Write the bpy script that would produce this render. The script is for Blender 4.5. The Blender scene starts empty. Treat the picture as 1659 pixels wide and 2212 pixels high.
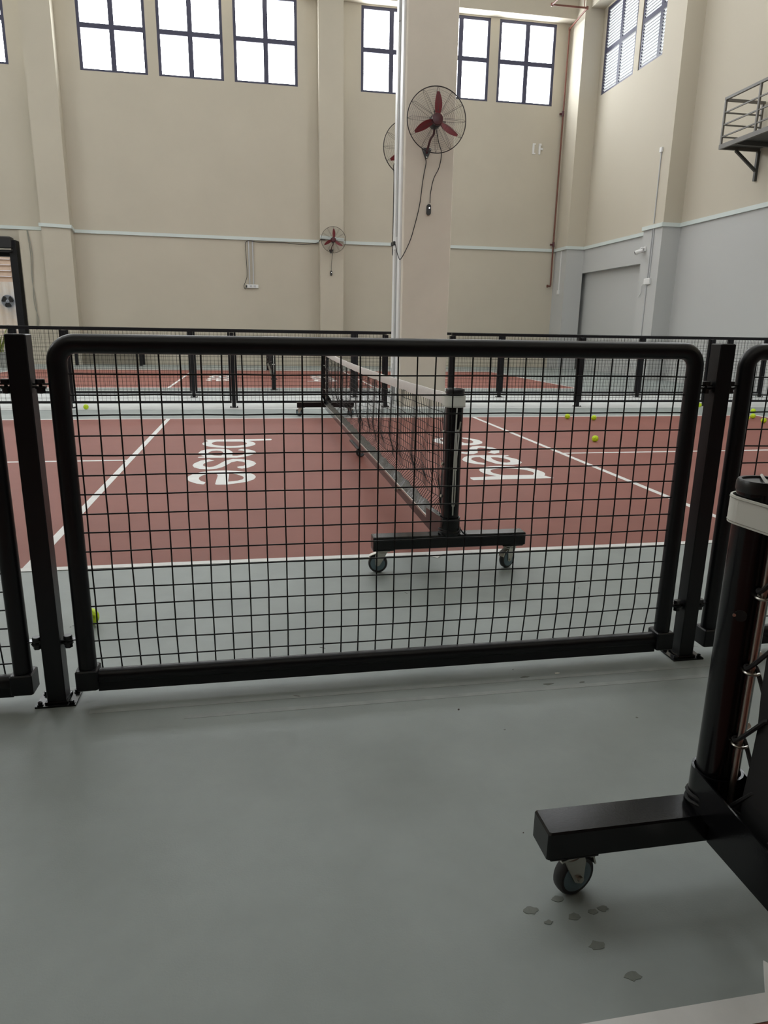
import bpy, bmesh, math, random
from mathutils import Vector, Matrix
from mathutils.geometry import tessellate_polygon

# ------------------------------------------------------------------ camera, world, light, exposure
scene = bpy.context.scene
COL = scene.collection
IMG_W, IMG_H, FOCAL_PX = 1659.0, 2212.0, 1496.62
cam_data = bpy.data.cameras.new('camera')
cam = bpy.data.objects.new('camera', cam_data)
COL.objects.link(cam)
scene.camera = cam
_yaw, _pit, _rol = 0.1827188, -0.2573542, 0.0166458
_f = Vector((math.sin(_yaw) * math.cos(_pit), math.cos(_yaw) * math.cos(_pit), math.sin(_pit)))
_r = Vector((math.cos(_yaw), -math.sin(_yaw), 0))
_u = _r.cross(_f)
_r2 = math.cos(_rol) * _r + math.sin(_rol) * _u
_u2 = -math.sin(_rol) * _r + math.cos(_rol) * _u
_m = Matrix((_r2, _u2, -_f)).transposed().to_4x4()
_m.translation = (-0.943911, -3.522682, 1.196313)
cam.matrix_world = _m
cam_data.sensor_fit = 'VERTICAL'
cam_data.sensor_height = 24.0
cam_data.lens = 24.0 * FOCAL_PX / IMG_H
cam_data.clip_start = 0.02
cam_data.clip_end = 200

world = bpy.data.worlds.new('sky')
scene.world = world
world.use_nodes = True
_bg = world.node_tree.nodes['Background']
_bg.inputs[0].default_value = (0.86, 0.93, 1.0, 1)
_bg.inputs[1].default_value = 1.6

scene.view_settings.view_transform = 'Standard'
scene.view_settings.look = 'None'
scene.view_settings.exposure = 0.13
scene.view_settings.gamma = 1.0
scene.view_settings.use_curve_mapping = False
WINDOW_STRENGTH = 14.0
ROOF_FILL_STRENGTH = 3.8

# ------------------------------------------------------------------ materials
def mat(name, col, rough=0.5, metal=0.0, var=0.0, scale=4.0, bump=0.0, bump_scale=60.0, spec=0.5, col2=None, emit=None, estr=0.0, coat=0.0, coord='Object'):
    m = bpy.data.materials.new(name)
    m.use_nodes = True
    nt = m.node_tree
    b = nt.nodes['Principled BSDF']
    b.inputs['Base Color'].default_value = (*col, 1)
    b.inputs['Roughness'].default_value = rough
    b.inputs['Metallic'].default_value = metal
    b.inputs['Specular IOR Level'].default_value = spec
    b.inputs['Coat Weight'].default_value = coat
    if emit:
        b.inputs['Emission Color'].default_value = (*emit, 1)
        b.inputs['Emission Strength'].default_value = estr
    if var or bump or col2:
        tc = nt.nodes.new('ShaderNodeTexCoord')
        if var or col2:
            n = nt.nodes.new('ShaderNodeTexNoise')
            n.inputs['Scale'].default_value = scale
            n.inputs['Detail'].default_value = 6
            n.inputs['Roughness'].default_value = 0.6
            nt.links.new(tc.outputs[coord], n.inputs['Vector'])
            r = nt.nodes.new('ShaderNodeValToRGB')
            r.color_ramp.elements[0].position = 0.3
            r.color_ramp.elements[1].position = 0.7
            c2 = col2 or tuple(min(1, c * (1 + var)) for c in col)
            c1 = col if col2 else tuple(c * (1 - var) for c in col)
            r.color_ramp.elements[0].color = (*c1, 1)
            r.color_ramp.elements[1].color = (*c2, 1)
            nt.links.new(n.outputs['Fac'], r.inputs['Fac'])
            nt.links.new(r.outputs['Color'], b.inputs['Base Color'])
        if bump:
            n2 = nt.nodes.new('ShaderNodeTexNoise')
            n2.inputs['Scale'].default_value = bump_scale
            n2.inputs['Detail'].default_value = 4
            nt.links.new(tc.outputs[coord], n2.inputs['Vector'])
            bp = nt.nodes.new('ShaderNodeBump')
            bp.inputs['Strength'].default_value = bump
            bp.inputs['Distance'].default_value = 0.01
            nt.links.new(n2.outputs['Fac'], bp.inputs['Height'])
            nt.links.new(bp.outputs['Normal'], b.inputs['Normal'])
    return m

CREAM = (0.53, 0.485, 0.395)
GREYW = (0.50, 0.505, 0.495)
def two_tone_wall(name, zsplit):
    m = mat(name, CREAM, 0.8, bump=0.04, bump_scale=3.0)
    nt = m.node_tree
    b = nt.nodes['Principled BSDF']
    geo = nt.nodes.new('ShaderNodeNewGeometry')
    sep = nt.nodes.new('ShaderNodeSeparateXYZ')
    nt.links.new(geo.outputs['Position'], sep.inputs[0])
    gt = nt.nodes.new('ShaderNodeMath')
    gt.operation = 'GREATER_THAN'
    gt.inputs[1].default_value = zsplit
    nt.links.new(sep.outputs['Z'], gt.inputs[0])
    mx = nt.nodes.new('ShaderNodeMix')
    mx.data_type = 'RGBA'
    mx.inputs['A'].default_value = (*GREYW, 1)
    mx.inputs['B'].default_value = (*CREAM, 1)
    nt.links.new(gt.outputs[0], mx.inputs['Factor'])
    nt.links.new(mx.outputs['Result'], b.inputs['Base Color'])
    return m

M = {}
M['cream'] = mat('cream_paint', CREAM, 0.8, var=0.03, scale=0.8, bump=0.03, bump_scale=3)
M['pillar'] = mat('beige_plaster', (0.72, 0.655, 0.555), 0.8, var=0.04, scale=1.5, bump=0.05, bump_scale=8)
M['twotone'] = two_tone_wall('cream_over_grey_paint', 3.83)
M['ceiling'] = mat('white_ceiling', (0.7, 0.68, 0.62), 0.85)
M['floor'] = mat('grey_acrylic_floor', (0.300, 0.334, 0.320), 0.52, var=0.11, scale=2.2, bump=0.06, bump_scale=220, spec=0.35)
M['pale_floor'] = mat('pale_concrete', (0.66, 0.68, 0.67), 0.6, var=0.05, scale=3, spec=0.35)
M['streak'] = mat('worn_pale_paint', (0.345, 0.37, 0.36), 0.6, var=0.12, scale=14, spec=0.3)
M['red'] = mat('red_acrylic_court', (0.265, 0.098, 0.075), 0.6, var=0.08, scale=1.3, bump=0.06, bump_scale=220, spec=0.22)
M['line'] = mat('white_line_paint', (0.78, 0.78, 0.76), 0.6, var=0.05, scale=9, spec=0.3)
M['stain'] = mat('damp_stain', (0.19, 0.205, 0.185), 0.65, var=0.12, scale=40, spec=0.2)
M['black'] = mat('black_powder_coat', (0.007, 0.007, 0.009), 0.37, bump=0.02, bump_scale=400, spec=0.34)
M['blackgloss'] = mat('black_gloss_paint', (0.006, 0.006, 0.007), 0.18, bump=0.02, bump_scale=200, spec=0.35)
M['blackplastic'] = mat('black_plastic', (0.014, 0.014, 0.015), 0.35)
M['wire'] = mat('black_wire_coating', (0.007, 0.007, 0.008), 0.55, spec=0.25)
M['rope'] = mat('black_rope', (0.012, 0.012, 0.013), 0.7, bump=0.3, bump_scale=600)
M['netcord'] = mat('black_net_cord', (0.012, 0.012, 0.013), 0.75)
M['vinyl'] = mat('black_vinyl', (0.030, 0.030, 0.032), 0.22, bump=0.5, bump_scale=35)
M['tape'] = mat('white_vinyl_tape', (0.72, 0.69, 0.66), 0.45, var=0.04, scale=5, bump=0.2, bump_scale=25)
M['strap'] = mat('white_strap', (0.66, 0.66, 0.60), 0.5)
M['thread'] = mat('grey_thread', (0.30, 0.30, 0.26), 0.7)
M['steel'] = mat('zinc_steel', (0.55, 0.53, 0.48), 0.32, metal=1.0)
M['rod'] = mat('brushed_rod', (0.42, 0.36, 0.32), 0.35, metal=1.0)
M['ropegrey'] = mat('grey_cord', (0.55, 0.54, 0.50), 0.7)
M['tyre'] = mat('dark_rubber', (0.035, 0.035, 0.037), 0.55)
M['hub'] = mat('blue_grey_plastic', (0.16, 0.24, 0.28), 0.4)
M['ball'] = mat('neon_yellow_plastic', (0.62, 0.85, 0.015), 0.5, emit=None)
M['frame'] = mat('navy_window_frame', (0.045, 0.045, 0.085), 0.5)
M['pane'] = mat('bright_glass', (0.8, 0.85, 0.9), 0.3, emit=(0.93, 0.97, 1.0), estr=WINDOW_STRENGTH)
M['added_roof_panel'] = mat('added_roof_glow', (0.8, 0.8, 0.8), 0.5, emit=(0.95, 0.98, 1.0), estr=ROOF_FILL_STRENGTH)  # emission for the added roof fill panels
M['louvrepane'] = mat('louvre_backlight', (0.8, 0.85, 0.9), 0.3, emit=(0.93, 0.97, 1.0), estr=0.3)
M['louvre'] = mat('louvre_glass', (0.55, 0.58, 0.62), 0.4, emit=(0.93, 0.97, 1.0), estr=0.6)
M['trunk'] = mat('pale_trunking', (0.62, 0.68, 0.66), 0.5)
M['whiteplastic'] = mat('white_plastic', (0.75, 0.75, 0.74), 0.45)
M['conduit'] = mat('grey_conduit', (0.50, 0.51, 0.52), 0.5)
M['brownpipe'] = mat('brown_pipe', (0.16, 0.055, 0.035), 0.5, var=0.1, scale=6)
M['redblade'] = mat('red_blade', (0.20, 0.010, 0.016), 0.45)
M['motor'] = mat('dark_red_motor', (0.070, 0.008, 0.014), 0.4)
M['guard'] = mat('dark_guard_wire', (0.03, 0.022, 0.022), 0.5)
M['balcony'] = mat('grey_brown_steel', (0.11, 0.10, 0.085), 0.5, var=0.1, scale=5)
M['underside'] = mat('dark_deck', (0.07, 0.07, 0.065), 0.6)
M['corrugated'] = mat('rusty_corrugated_sheet', (0.70, 0.72, 0.75), 0.5, col2=(0.75, 0.58, 0.42), scale=1.2)
M['tanslat'] = mat('tan_slat', (0.50, 0.36, 0.27), 0.6, var=0.08, scale=4)
M['aircurtain'] = mat('dark_air_curtain', (0.02, 0.02, 0.022), 0.35)
M['pot'] = mat('grey_pot', (0.36, 0.37, 0.35), 0.7, var=0.1, scale=8)
M['leaf'] = mat('green_leaf', (0.10, 0.17, 0.03), 0.45, col2=(0.35, 0.40, 0.08), scale=9)
M['soil'] = mat('soil', (0.05, 0.035, 0.025), 0.9)
M['tabletop'] = mat('grey_tabletop', (0.36, 0.37, 0.36), 0.5)
M['ground'] = mat('outdoor_concrete', (0.6, 0.6, 0.6), 0.8, var=0.1, scale=2)
M['silver'] = mat('silver_fan', (0.32, 0.34, 0.38), 0.35, metal=0.6)
M['led'] = mat('indicator_light', (0.9, 0.9, 0.9), 0.4, emit=(1, 1, 1), estr=2.0)

# ------------------------------------------------------------------ mesh helpers
class MB:
    def __init__(s):
        s.v = []; s.f = []
    def add(s, vs, fs):
        o = len(s.v)
        s.v += [tuple(p) for p in vs]
        s.f += [tuple(i + o for i in f) for f in fs]
        return s
    def box(s, x0, x1, y0, y1, z0, z1):
        return s.add([(x0, y0, z0), (x1, y0, z0), (x1, y1, z0), (x0, y1, z0), (x0, y0, z1), (x1, y0, z1), (x1, y1, z1), (x0, y1, z1)],
                     [(0, 3, 2, 1), (4, 5, 6, 7), (0, 1, 5, 4), (1, 2, 6, 5), (2, 3, 7, 6), (3, 0, 4, 7)])
    def cbox(s, x0, x1, y0, y1, z0, z1, c=0.004):
        # box with chamfered vertical and top/bottom edges
        def ring(z, i):
            a0, a1, b0, b1 = x0 + i, x1 - i, y0 + i, y1 - i
            k = c
            return [(a0 + k, b0, z), (a1 - k, b0, z), (a1, b0 + k, z), (a1, b1 - k, z), (a1 - k, b1, z), (a0 + k, b1, z), (a0, b1 - k, z), (a0, b0 + k, z)]
        vs = ring(z0, c) + ring(z0 + c, 0) + ring(z1 - c, 0) + ring(z1, c)
        fs = [tuple(reversed(range(8))), tuple(range(24, 32))]
        for r in range(3):
            for i in range(8):
                j = (i + 1) % 8
                fs.append((r * 8 + i, r * 8 + j, r * 8 + 8 + j, r * 8 + 8 + i))
        return s.add(vs, fs)
    def tube(s, pts, r, n=8, cap=True, closed=False, up=None):
        pts = [Vector(p) for p in pts]
        N = len(pts)
        rs = r if isinstance(r, (list, tuple)) else [r] * N
        vs = []
        prev = None
        for i, p in enumerate(pts):
            if closed:
                t = (pts[(i + 1) % N] - pts[i - 1]).normalized()
            else:
                a = pts[max(0, i - 1)]; b = pts[min(N - 1, i + 1)]
                t = (b - a).normalized()
            if prev is None:
                w = Vector((0, 0, 1)) if abs(t.z) < 0.9 else Vector((1, 0, 0))
                if up: w = Vector(up)
                e1 = (w - t * w.dot(t)).normalized()
            else:
                e1 = (prev - t * prev.dot(t)).normalized()
            prev = e1
            e2 = t.cross(e1)
            for k in range(n):
                an = 2 * math.pi * (k + 0.5) / n
                vs.append(p + (e1 * math.cos(an) + e2 * math.sin(an)) * rs[i])
        fs = []
        for i in range(N if closed else N - 1):
            i2 = (i + 1) % N
            for k in range(n):
                k2 = (k + 1) % n
                fs.append((i * n + k, i * n + k2, i2 * n + k2, i2 * n + k))
        if cap and not closed:
            fs.append(tuple(reversed(range(n))))
            fs.append(tuple(range((N - 1) * n, N * n)))
        return s.add(vs, fs)
    def bar(s, a, b, w, h, up=(0, 0, 1)):
        # rectangular bar between two points
        a = Vector(a); b = Vector(b); t = (b - a).normalized(); u = Vector(up)
        e2 = t.cross(u)
        if e2.length < 1e-4: e2 = t.cross(Vector((1, 0, 0)))
        e2.normalize(); e1 = e2.cross(t)
        vs = []
        for p in (a, b):
            for sx, sy in ((-1, -1), (1, -1), (1, 1), (-1, 1)):
                vs.append(p + e2 * (sx * w / 2) + e1 * (sy * h / 2))
        return s.add(vs, [(0, 3, 2, 1), (4, 5, 6, 7), (0, 1, 5, 4), (1, 2, 6, 5), (2, 3, 7, 6), (3, 0, 4, 7)])
    def prism(s, poly, z0, z1):
        n = len(poly)
        vs = [(x, y, z0) for x, y in poly] + [(x, y, z1) for x, y in poly]
        fs = [tuple(reversed(range(n))), tuple(range(n, 2 * n))]
        for i in range(n):
            j = (i + 1) % n
            fs.append((i, j, n + j, n + i))
        return s.add(vs, fs)
    def rings(s, secs, cap=True):
        # list of equally long closed vertex rings, skinned
        n = len(secs[0]); vs = [p for r in secs for p in r]; fs = []
        for i in range(len(secs) - 1):
            for k in range(n):
                k2 = (k + 1) % n
                fs.append((i * n + k, i * n + k2, (i + 1) * n + k2, (i + 1) * n + k))
        if cap:
            fs.append(tuple(reversed(range(n)))); fs.append(tuple(range((len(secs) - 1) * n, len(secs) * n)))
        return s.add(vs, fs)
    def cyl(s, a, b, r, n=12):
        return s.tube([a, b], r, n)
    def lathe(s, prof, axis_o=(0, 0, 0), axis='z', n=24):
        secs = []
        for r, h in prof:
            ring = []
            for k in range(n):
                an = 2 * math.pi * k / n
                c, d = r * math.cos(an), r * math.sin(an)
                p = {'z': (c, d, h), 'y': (c, h, -d), 'x': (h, c, d)}[axis]
                ring.append((p[0] + axis_o[0], p[1] + axis_o[1], p[2] + axis_o[2]))
            secs.append(ring)
        return s.rings(secs)
    def build(s, name, m, parent=None, smooth=False, bevel=0.0, loc=None):
        me = bpy.data.meshes.new(name)
        me.from_pydata(s.v, [], s.f)
        if bevel:
            bm = bmesh.new(); bm.from_mesh(me)
            bmesh.ops.bevel(bm, geom=list(bm.edges), offset=bevel, segments=1, affect='EDGES')
            bm.to_mesh(me); bm.free()
        me.materials.append(M[m] if isinstance(m, str) else m)
        if smooth:
            me.polygons.foreach_set('use_smooth', [True] * len(me.polygons))
            try:
                me.set_sharp_from_angle(angle=math.radians(40))
            except Exception:
                pass
        me.update()
        o = bpy.data.objects.new(name, me)
        COL.objects.link(o)
        if parent: o.parent = parent
        if loc: o.location = loc
        return o

def empty(name, loc=(0, 0, 0), rz=0.0):
    o = bpy.data.objects.new(name, None)
    o.empty_display_size = 0.2
    o.location = loc; o.rotation_euler = (0, 0, rz)
    COL.objects.link(o)
    return o
def tag(o, label, cat, group=None, kind=None):
    if label: o['label'] = label
    if cat: o['category'] = cat
    if group: o['group'] = group
    if kind: o['kind'] = kind
    return o
def struct(o, label, cat):
    return tag(o, label, cat, kind='structure')
def stuff(o):
    o['kind'] = 'stuff'
    return o
def copy_tree(o, parent=None):
    c = o.copy()
    COL.objects.link(c)
    c.parent = parent
    for ch in list(o.children):
        copy_tree(ch, c)
    return c
def smooth_path(pts, sub=6):
    pts = [Vector(p) for p in pts]
    out = []
    for i in range(len(pts) - 1):
        p0 = pts[max(0, i - 1)]; p1 = pts[i]; p2 = pts[i + 1]; p3 = pts[min(len(pts) - 1, i + 2)]
        for k in range(sub):
            t = k / sub
            out.append(0.5 * ((2 * p1) + (p2 - p0) * t + (2 * p0 - 5 * p1 + 4 * p2 - p3) * t * t + (3 * p1 - p0 - 3 * p2 + p3) * t ** 3))
    out.append(pts[-1])
    return out
def hexa(mb, x, y, z0, z1, r):
    return mb.prism([(x + r * math.cos(math.pi / 3 * k), y + r * math.sin(math.pi / 3 * k)) for k in range(6)], z0, z1)

# ------------------------------------------------------------------ the hall
XL, XR, YF, YB, ZC = -18.0, 9.75, -13.0, 20.0, 12.0
W_COURT, L_HALF, KIT = 6.096, 6.706, 2.134
C1 = (0.0, 0.0)
C2 = (-0.57, 11.02)
C3 = (0.02, -2.64 - W_COURT)

floor = MB().box(XL - 0.3, XR + 0.6, YF - 0.3, YB + 0.25, -0.2, 0.0).build('floor', 'floor')
struct(floor, 'smooth grey painted hall floor around the red courts', 'floor')

def sheet(name, x0, x1, y0, y1, z, m, parent=floor):
    return MB().box(x0, x1, y0, y1, 0.0, z).build(name, m, parent)

sheet('pale_floor_strip', XL, XR, 7.17, 9.75, 0.0012, 'pale_floor')
sheet('floor_joint', XL, XR, 7.15, 7.172, 0.0014, 'stain')
for y0, y1, x0, x1 in ((-1.425, -1.405, -1.5, 0.75), (-1.50, -1.478, -1.2, 0.75), (-1.262, -1.24, -1.6, 0.75)):
    sheet('paint_streak', x0, x1, y0, y1, 0.0006, 'streak')

LETTERS = {'b':[[[(-0.971,3.892),(-0.978,3.832),(-0.998,3.777),(-1.03,3.73),(-1.073,3.692),(-1.124,3.665),(-1.18,3.651),(-1.239,3.649),(-1.299,3.661),(-1.356,3.684),(-1.409,3.719),(-1.454,3.764),(-1.489,3.817),(-1.513,3.875),(-1.524,3.936),(-1.522,3.997),(-1.505,4.054),(-1.475,4.106),(-1.433,4.148),(-1.381,4.179),(-1.322,4.196),(-1.258,4.198),(-1.194,4.186),(-1.133,4.16),(-1.078,4.121),(-1.033,4.072),(-0.999,4.015),(-0.978,3.954)],[(-1.061,3.92),(-1.066,3.881),(-1.079,3.845),(-1.1,3.814),(-1.128,3.79),(-1.162,3.772),(-1.199,3.763),(-1.239,3.762),(-1.279,3.769),(-1.318,3.785),(-1.353,3.808),(-1.383,3.837),(-1.406,3.872),(-1.421,3.909),(-1.428,3.949),(-1.426,3.988),(-1.414,4.025),(-1.394,4.058),(-1.366,4.084),(-1.332,4.103),(-1.293,4.114),(-1.251,4.115),(-1.209,4.108),(-1.169,4.091),(-1.133,4.066),(-1.103,4.035),(-1.081,3.999),(-1.066,3.96)]],[[(-1.515,4.218),(-0.8,4.231),(-0.793,4.18),(-0.805,4.12),(-1.053,4.089),(-1.003,4.005),(-1.086,4.049),(-1.399,4.073),(-1.461,4.078)]]],'a':[[[(-1.506,3.113),(-1.506,3.154),(-1.446,3.182),(-1.479,3.231),(-1.518,3.325),(-1.52,3.4),(-1.505,3.503),(-1.45,3.586),(-1.375,3.613),(-1.297,3.602),(-1.233,3.535),(-1.195,3.403),(-1.193,3.284),(-1.191,3.193),(-1.148,3.189),(-1.104,3.219),(-1.068,3.295),(-1.068,3.361),(-1.089,3.453),(-1.148,3.509),(-1.111,3.586),(-1.04,3.542),(-0.986,3.458),(-0.967,3.375),(-0.982,3.287),(-1.03,3.183),(-1.088,3.116),(-1.146,3.088),(-1.29,3.097)],[(-1.295,3.211),(-1.281,3.304),(-1.288,3.411),(-1.315,3.473),(-1.354,3.499),(-1.398,3.475),(-1.424,3.405),(-1.426,3.348),(-1.401,3.271),(-1.362,3.225),(-1.324,3.209)]]],'s':[[[(-1.397,3.022),(-1.467,2.969),(-1.518,2.827),(-1.524,2.735),(-1.504,2.643),(-1.452,2.567),(-1.371,2.535),(-1.306,2.56),(-1.256,2.637),(-1.22,2.743),(-1.189,2.853),(-1.141,2.907),(-1.091,2.875),(-1.059,2.803),(-1.061,2.728),(-1.078,2.674),(-1.115,2.652),(-1.135,2.625),(-1.12,2.57),(-1.089,2.543),(-1.039,2.58),(-0.992,2.666),(-0.966,2.768),(-0.985,2.865),(-1.036,2.957),(-1.101,3.003),(-1.18,3.018),(-1.242,2.956),(-1.273,2.861),(-1.302,2.751),(-1.338,2.663),(-1.374,2.641),(-1.412,2.67),(-1.435,2.734),(-1.429,2.819),(-1.393,2.903),(-1.345,2.946)]]],'e':[[[(-1.378,1.933),(-1.431,1.967),(-1.493,2.06),(-1.519,2.143),(-1.519,2.26),(-1.481,2.368),(-1.422,2.428),(-1.354,2.472),(-1.23,2.48),(-1.13,2.45),(-1.031,2.373),(-0.985,2.27),(-0.97,2.179),(-0.988,2.082),(-1.04,1.998),(-1.118,1.948),(-1.201,1.908),(-1.273,1.913),(-1.286,1.931),(-1.285,2.083),(-1.282,2.268),(-1.294,2.333),(-1.347,2.355),(-1.395,2.311),(-1.426,2.219),(-1.426,2.143),(-1.403,2.065),(-1.365,2.017),(-1.368,1.951)],[(-1.193,2.362),(-1.127,2.3),(-1.077,2.209),(-1.068,2.152),(-1.078,2.091),(-1.115,2.05),(-1.145,2.032),(-1.19,2.019),(-1.19,2.195)]]]}
def letter(ch, cx, cy, flip):
    mb = MB()
    for pi, polys in enumerate(LETTERS[ch]):
        pp = []
        for c in polys:
            q = []
            for x, y in c:
                dx, dy = x, y - 3.048
                if flip: dx, dy = -dx, -dy
                q.append(Vector((cx + dx, cy + 3.048 + dy, 0.0034 + 0.0002 * pi)))
            pp.append(q)
        tris = tessellate_polygon(pp)
        vs = [v for c in pp for v in c]
        fs = []
        for t in tris:
            a, b, c = (vs[i] for i in t)
            fs.append(t if (b - a).cross(c - a).z > 0 else tuple(reversed(t)))
        mb.add(vs, fs)
    return mb.build('painted_letter', 'line', floor)

LW = 0.051
def court(cx, y0, letters=True):
    y1 = y0 + W_COURT
    sheet('court_surface', cx - L_HALF, cx + L_HALF, y0, y1, 0.002, 'red')
    def ln(x0, x1, ya, yb, z=0.0032): sheet('court_line', x0, x1, ya, yb, z, 'line')
    ln(cx - L_HALF, cx + L_HALF, y0, y0 + LW)
    ln(cx - L_HALF, cx + L_HALF, y1 - LW, y1)
    for s in (-1, 1):
        a, b = sorted((s * L_HALF, s * (L_HALF - LW))); ln(cx + a, cx + b, y0, y1, 0.003)
        a, b = sorted((s * KIT, s * (KIT - LW))); ln(cx + a, cx + b, y0, y1, 0.003)
        a, b = sorted((s * KIT, s * L_HALF)); ln(cx + a, cx + b, (y0 + y1) / 2 - LW / 2, (y0 + y1) / 2 + LW / 2, 0.0028)
        if letters:
            for ch in 'base': letter(ch, cx, y0, s > 0)
court(*C1)
court(*C2)
court(*C3)
# little white triangles that mark where the net stands
for cx, y, s in ((-0.005, 0.0, -1), (0.008, -2.64, 1)):
    MB().prism([(cx - 0.045, y), (cx + 0.045, y), (cx, y + s * 0.062)][::(1 if s > 0 else -1)], 0.0, 0.0032).build('net_mark', 'line', floor)
# damp spots beside the near castor
rnd = random.Random(4)
for x, y, r in ((-0.315, -2.415, 0.013), (-0.27, -2.41, 0.010), (-0.245, -2.405, 0.011), (-0.30, -2.49, 0.016), (-0.265, -2.565, 0.015), (-0.40, -2.385, 0.014), (-0.375, -2.42, 0.008), (-0.33, -2.365, 0.012)):
    pts = [(x + r * rnd.uniform(0.75, 1.2) * 1.1 * math.cos(k * 0.449), y + r * rnd.uniform(0.7, 1.1) * 0.75 * math.sin(k * 0.449)) for k in range(14)]
    MB().prism(pts, 0.0, 0.0008).build('damp_spot', 'stain', floor)
# repaired patch and specks by the fence
for x, y, r in ((-0.03, -1.40, 0.008), (0.10, -1.39, 0.006), (0.035, -1.46, 0.009), (0.16, -1.465, 0.005)):
    pts = [(x + 2.2 * r * rnd.uniform(0.5, 1.2) * math.cos(k * 0.628), y + r * rnd.uniform(0.4, 1.0) * math.sin(k * 0.628)) for k in range(10)]
    MB().prism(pts, 0.0, 0.0009).build('floor_chip', 'stain' if r != 0.006 else 'strap', floor)

for k in range(26):
    x, y, r = rnd.uniform(-2.2, 0.9), rnd.uniform(-3.0, -0.3), rnd.uniform(0.002, 0.005)
    A = rnd.uniform(0, 3.14); L = rnd.choice((1, 1, 2.5, 5))
    pts = [(x + r * L * math.cos(q) * math.cos(A) - r * 0.7 * math.sin(q) * math.sin(A), y + r * L * math.cos(q) * math.sin(A) + r * 0.7 * math.sin(q) * math.cos(A)) for q in [j * 1.0472 for j in range(6)]]
    MB().prism(pts, 0.0, 0.0007).build('floor_speck', 'stain' if k % 3 else 'soil', floor)
# ---- walls with openings
def wall_grid(mb, u0, u1, z0, z1, holes, place):
    us = sorted({u0, u1, *[h[0] for h in holes], *[h[1] for h in holes]})
    zs = sorted({z0, z1, *[h[2] for h in holes], *[h[3] for h in holes]})
    us = [u for u in us if u0 <= u <= u1]; zs = [z for z in zs if z0 <= z <= z1]
    for i in range(len(us) - 1):
        j0 = None
        for j in range(len(zs) - 1):
            mu, mz = (us[i] + us[i + 1]) / 2, (zs[j] + zs[j + 1]) / 2
            hole = any(h[0] < mu < h[1] and h[2] < mz < h[3] for h in holes)
            if hole:
                if j0 is not None: place(mb, us[i], us[i + 1], zs[j0], zs[j]); j0 = None
            elif j0 is None: j0 = j
        if j0 is not None: place(mb, us[i], us[i + 1], zs[j0], zs[-1])

ZW0, ZW1 = 8.22, 10.52
back_bays = [(-5.62, -3.765), (-3.455, -1.615), (-1.305, 0.55), (2.465, 4.33), (4.64, 6.5), (6.79, 8.66), (-13.6, -11.75), (-11.45, -9.6), (-9.36, -7.51)]
DOOR = (-10.2, -7.93, 0.0, 3.30)
holes = [(a, b, ZW0, ZW1) for a, b in back_bays] + [DOOR]
mb = MB()
wall_grid(mb, XL - 0.3, XR + 0.6, 0, ZC, holes, lambda m, a, b, c, d: m.box(a, b, YB, YB + 0.25, c, d))
wb = mb.build('wall_back', 'cream')
struct(wb, 'tall cream back wall of the hall below a row of high windows', 'wall')

right_bays = [(16.93, 18.83), (14.72, 16.67), (8.5, 10.35), (6.2, 8.05)]
mb = MB()
rh = [(a, b, 8.27, 10.62) for a, b in right_bays]
wall_grid(mb, YF - 0.3, YB, 3.1, ZC, rh, lambda m, a, b, c, d: m.box(XR, XR + 0.25, a, b, c, d))
mb.box(XR, XR + 0.25, YF - 0.3, 13.7, 0, 3.1)
mb.box(XR + 0.16, XR + 0.5, 13.7, YB, 0, 3.1)
mb.box(XR + 0.25, XR + 0.5, 13.7, YB, 3.1, 3.2)
wr = mb.build('wall_right', 'twotone')
struct(wr, 'right side wall painted cream above the ledge and grey below', 'wall')

left_fill_bays = [(y, y + 1.9) for y in (6.4, 10.0)]  # openings for unseen windows added as fill light from the left
mb = MB()
wall_grid(mb, YF - 0.3, YB, 0, ZC, [(a, b, 7.2, 10.5) for a, b in left_fill_bays], lambda m, a, b, c, d: m.box(XL - 0.25, XL, a, b, c, d))
wl = mb.build('wall_left', 'cream')
struct(wl, 'cream left side wall of the hall, out of view', 'wall')
front_fill_bays = [(x, x + 1.86) for x in (-9.0, -5.0, -2.0, 1.0, 4.0)]  # openings for unseen windows added to light the pillar front
mb = MB()
wall_grid(mb, XL - 0.3, XR + 0.6, 0, ZC, [(a, b, 8.2, 10.5) for a, b in front_fill_bays], lambda m, a, b, c, d: m.box(a, b, YF - 0.25, YF, c, d))
wf = mb.build('wall_front', 'cream')
me_ = MB().box(XL, XR, YF, -3.8, 2.85, 3.1).build('added_shade_slab', 'cream')  # unseen slab added to keep the foreground floor in shade
struct(me_, 'unseen slab added above and behind the viewer to shade the foreground', 'added_shade_slab')
struct(wf, 'cream front wall of the hall behind the viewer', 'wall')
ROOF_FILL = [(x, y) for x in (-13, -8, -3, 2, 7) for y in (4.0, 12.5)]  # unseen glowing roof panels, added and placed to light floor, walls and pillar
mb = MB()
xs_ = sorted({XL - 0.3, XR + 0.6, *[x - 0.9 for x, y in ROOF_FILL], *[x + 0.9 for x, y in ROOF_FILL]})
for a, b in zip(xs_[:-1], xs_[1:]):
    if any(abs((a + b) / 2 - x) < 0.9 for x, y in ROOF_FILL):
        for c, d in ((YF - 0.3, 2.2), (5.8, 10.7), (14.3, YB + 0.25)): mb.box(a, b, c, d, ZC, ZC + 0.2)
    else: mb.box(a, b, YF - 0.3, YB + 0.25, ZC, ZC + 0.2)
ce = mb.build('ceiling', 'ceiling')
for i, (x, y) in enumerate(ROOF_FILL):
    o = MB().box(x - 0.9, x + 0.9, y - 1.8, y + 1.8, ZC + 0.10, ZC + 0.12).build('added_roof_panel', 'added_roof_panel')
    struct(o, 'unseen glowing roof panel added for fill light, number %d counted from the front left' % (i + 1), 'added_roof_panel')
struct(ce, 'pale flat ceiling high above the courts', 'ceiling')

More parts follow.
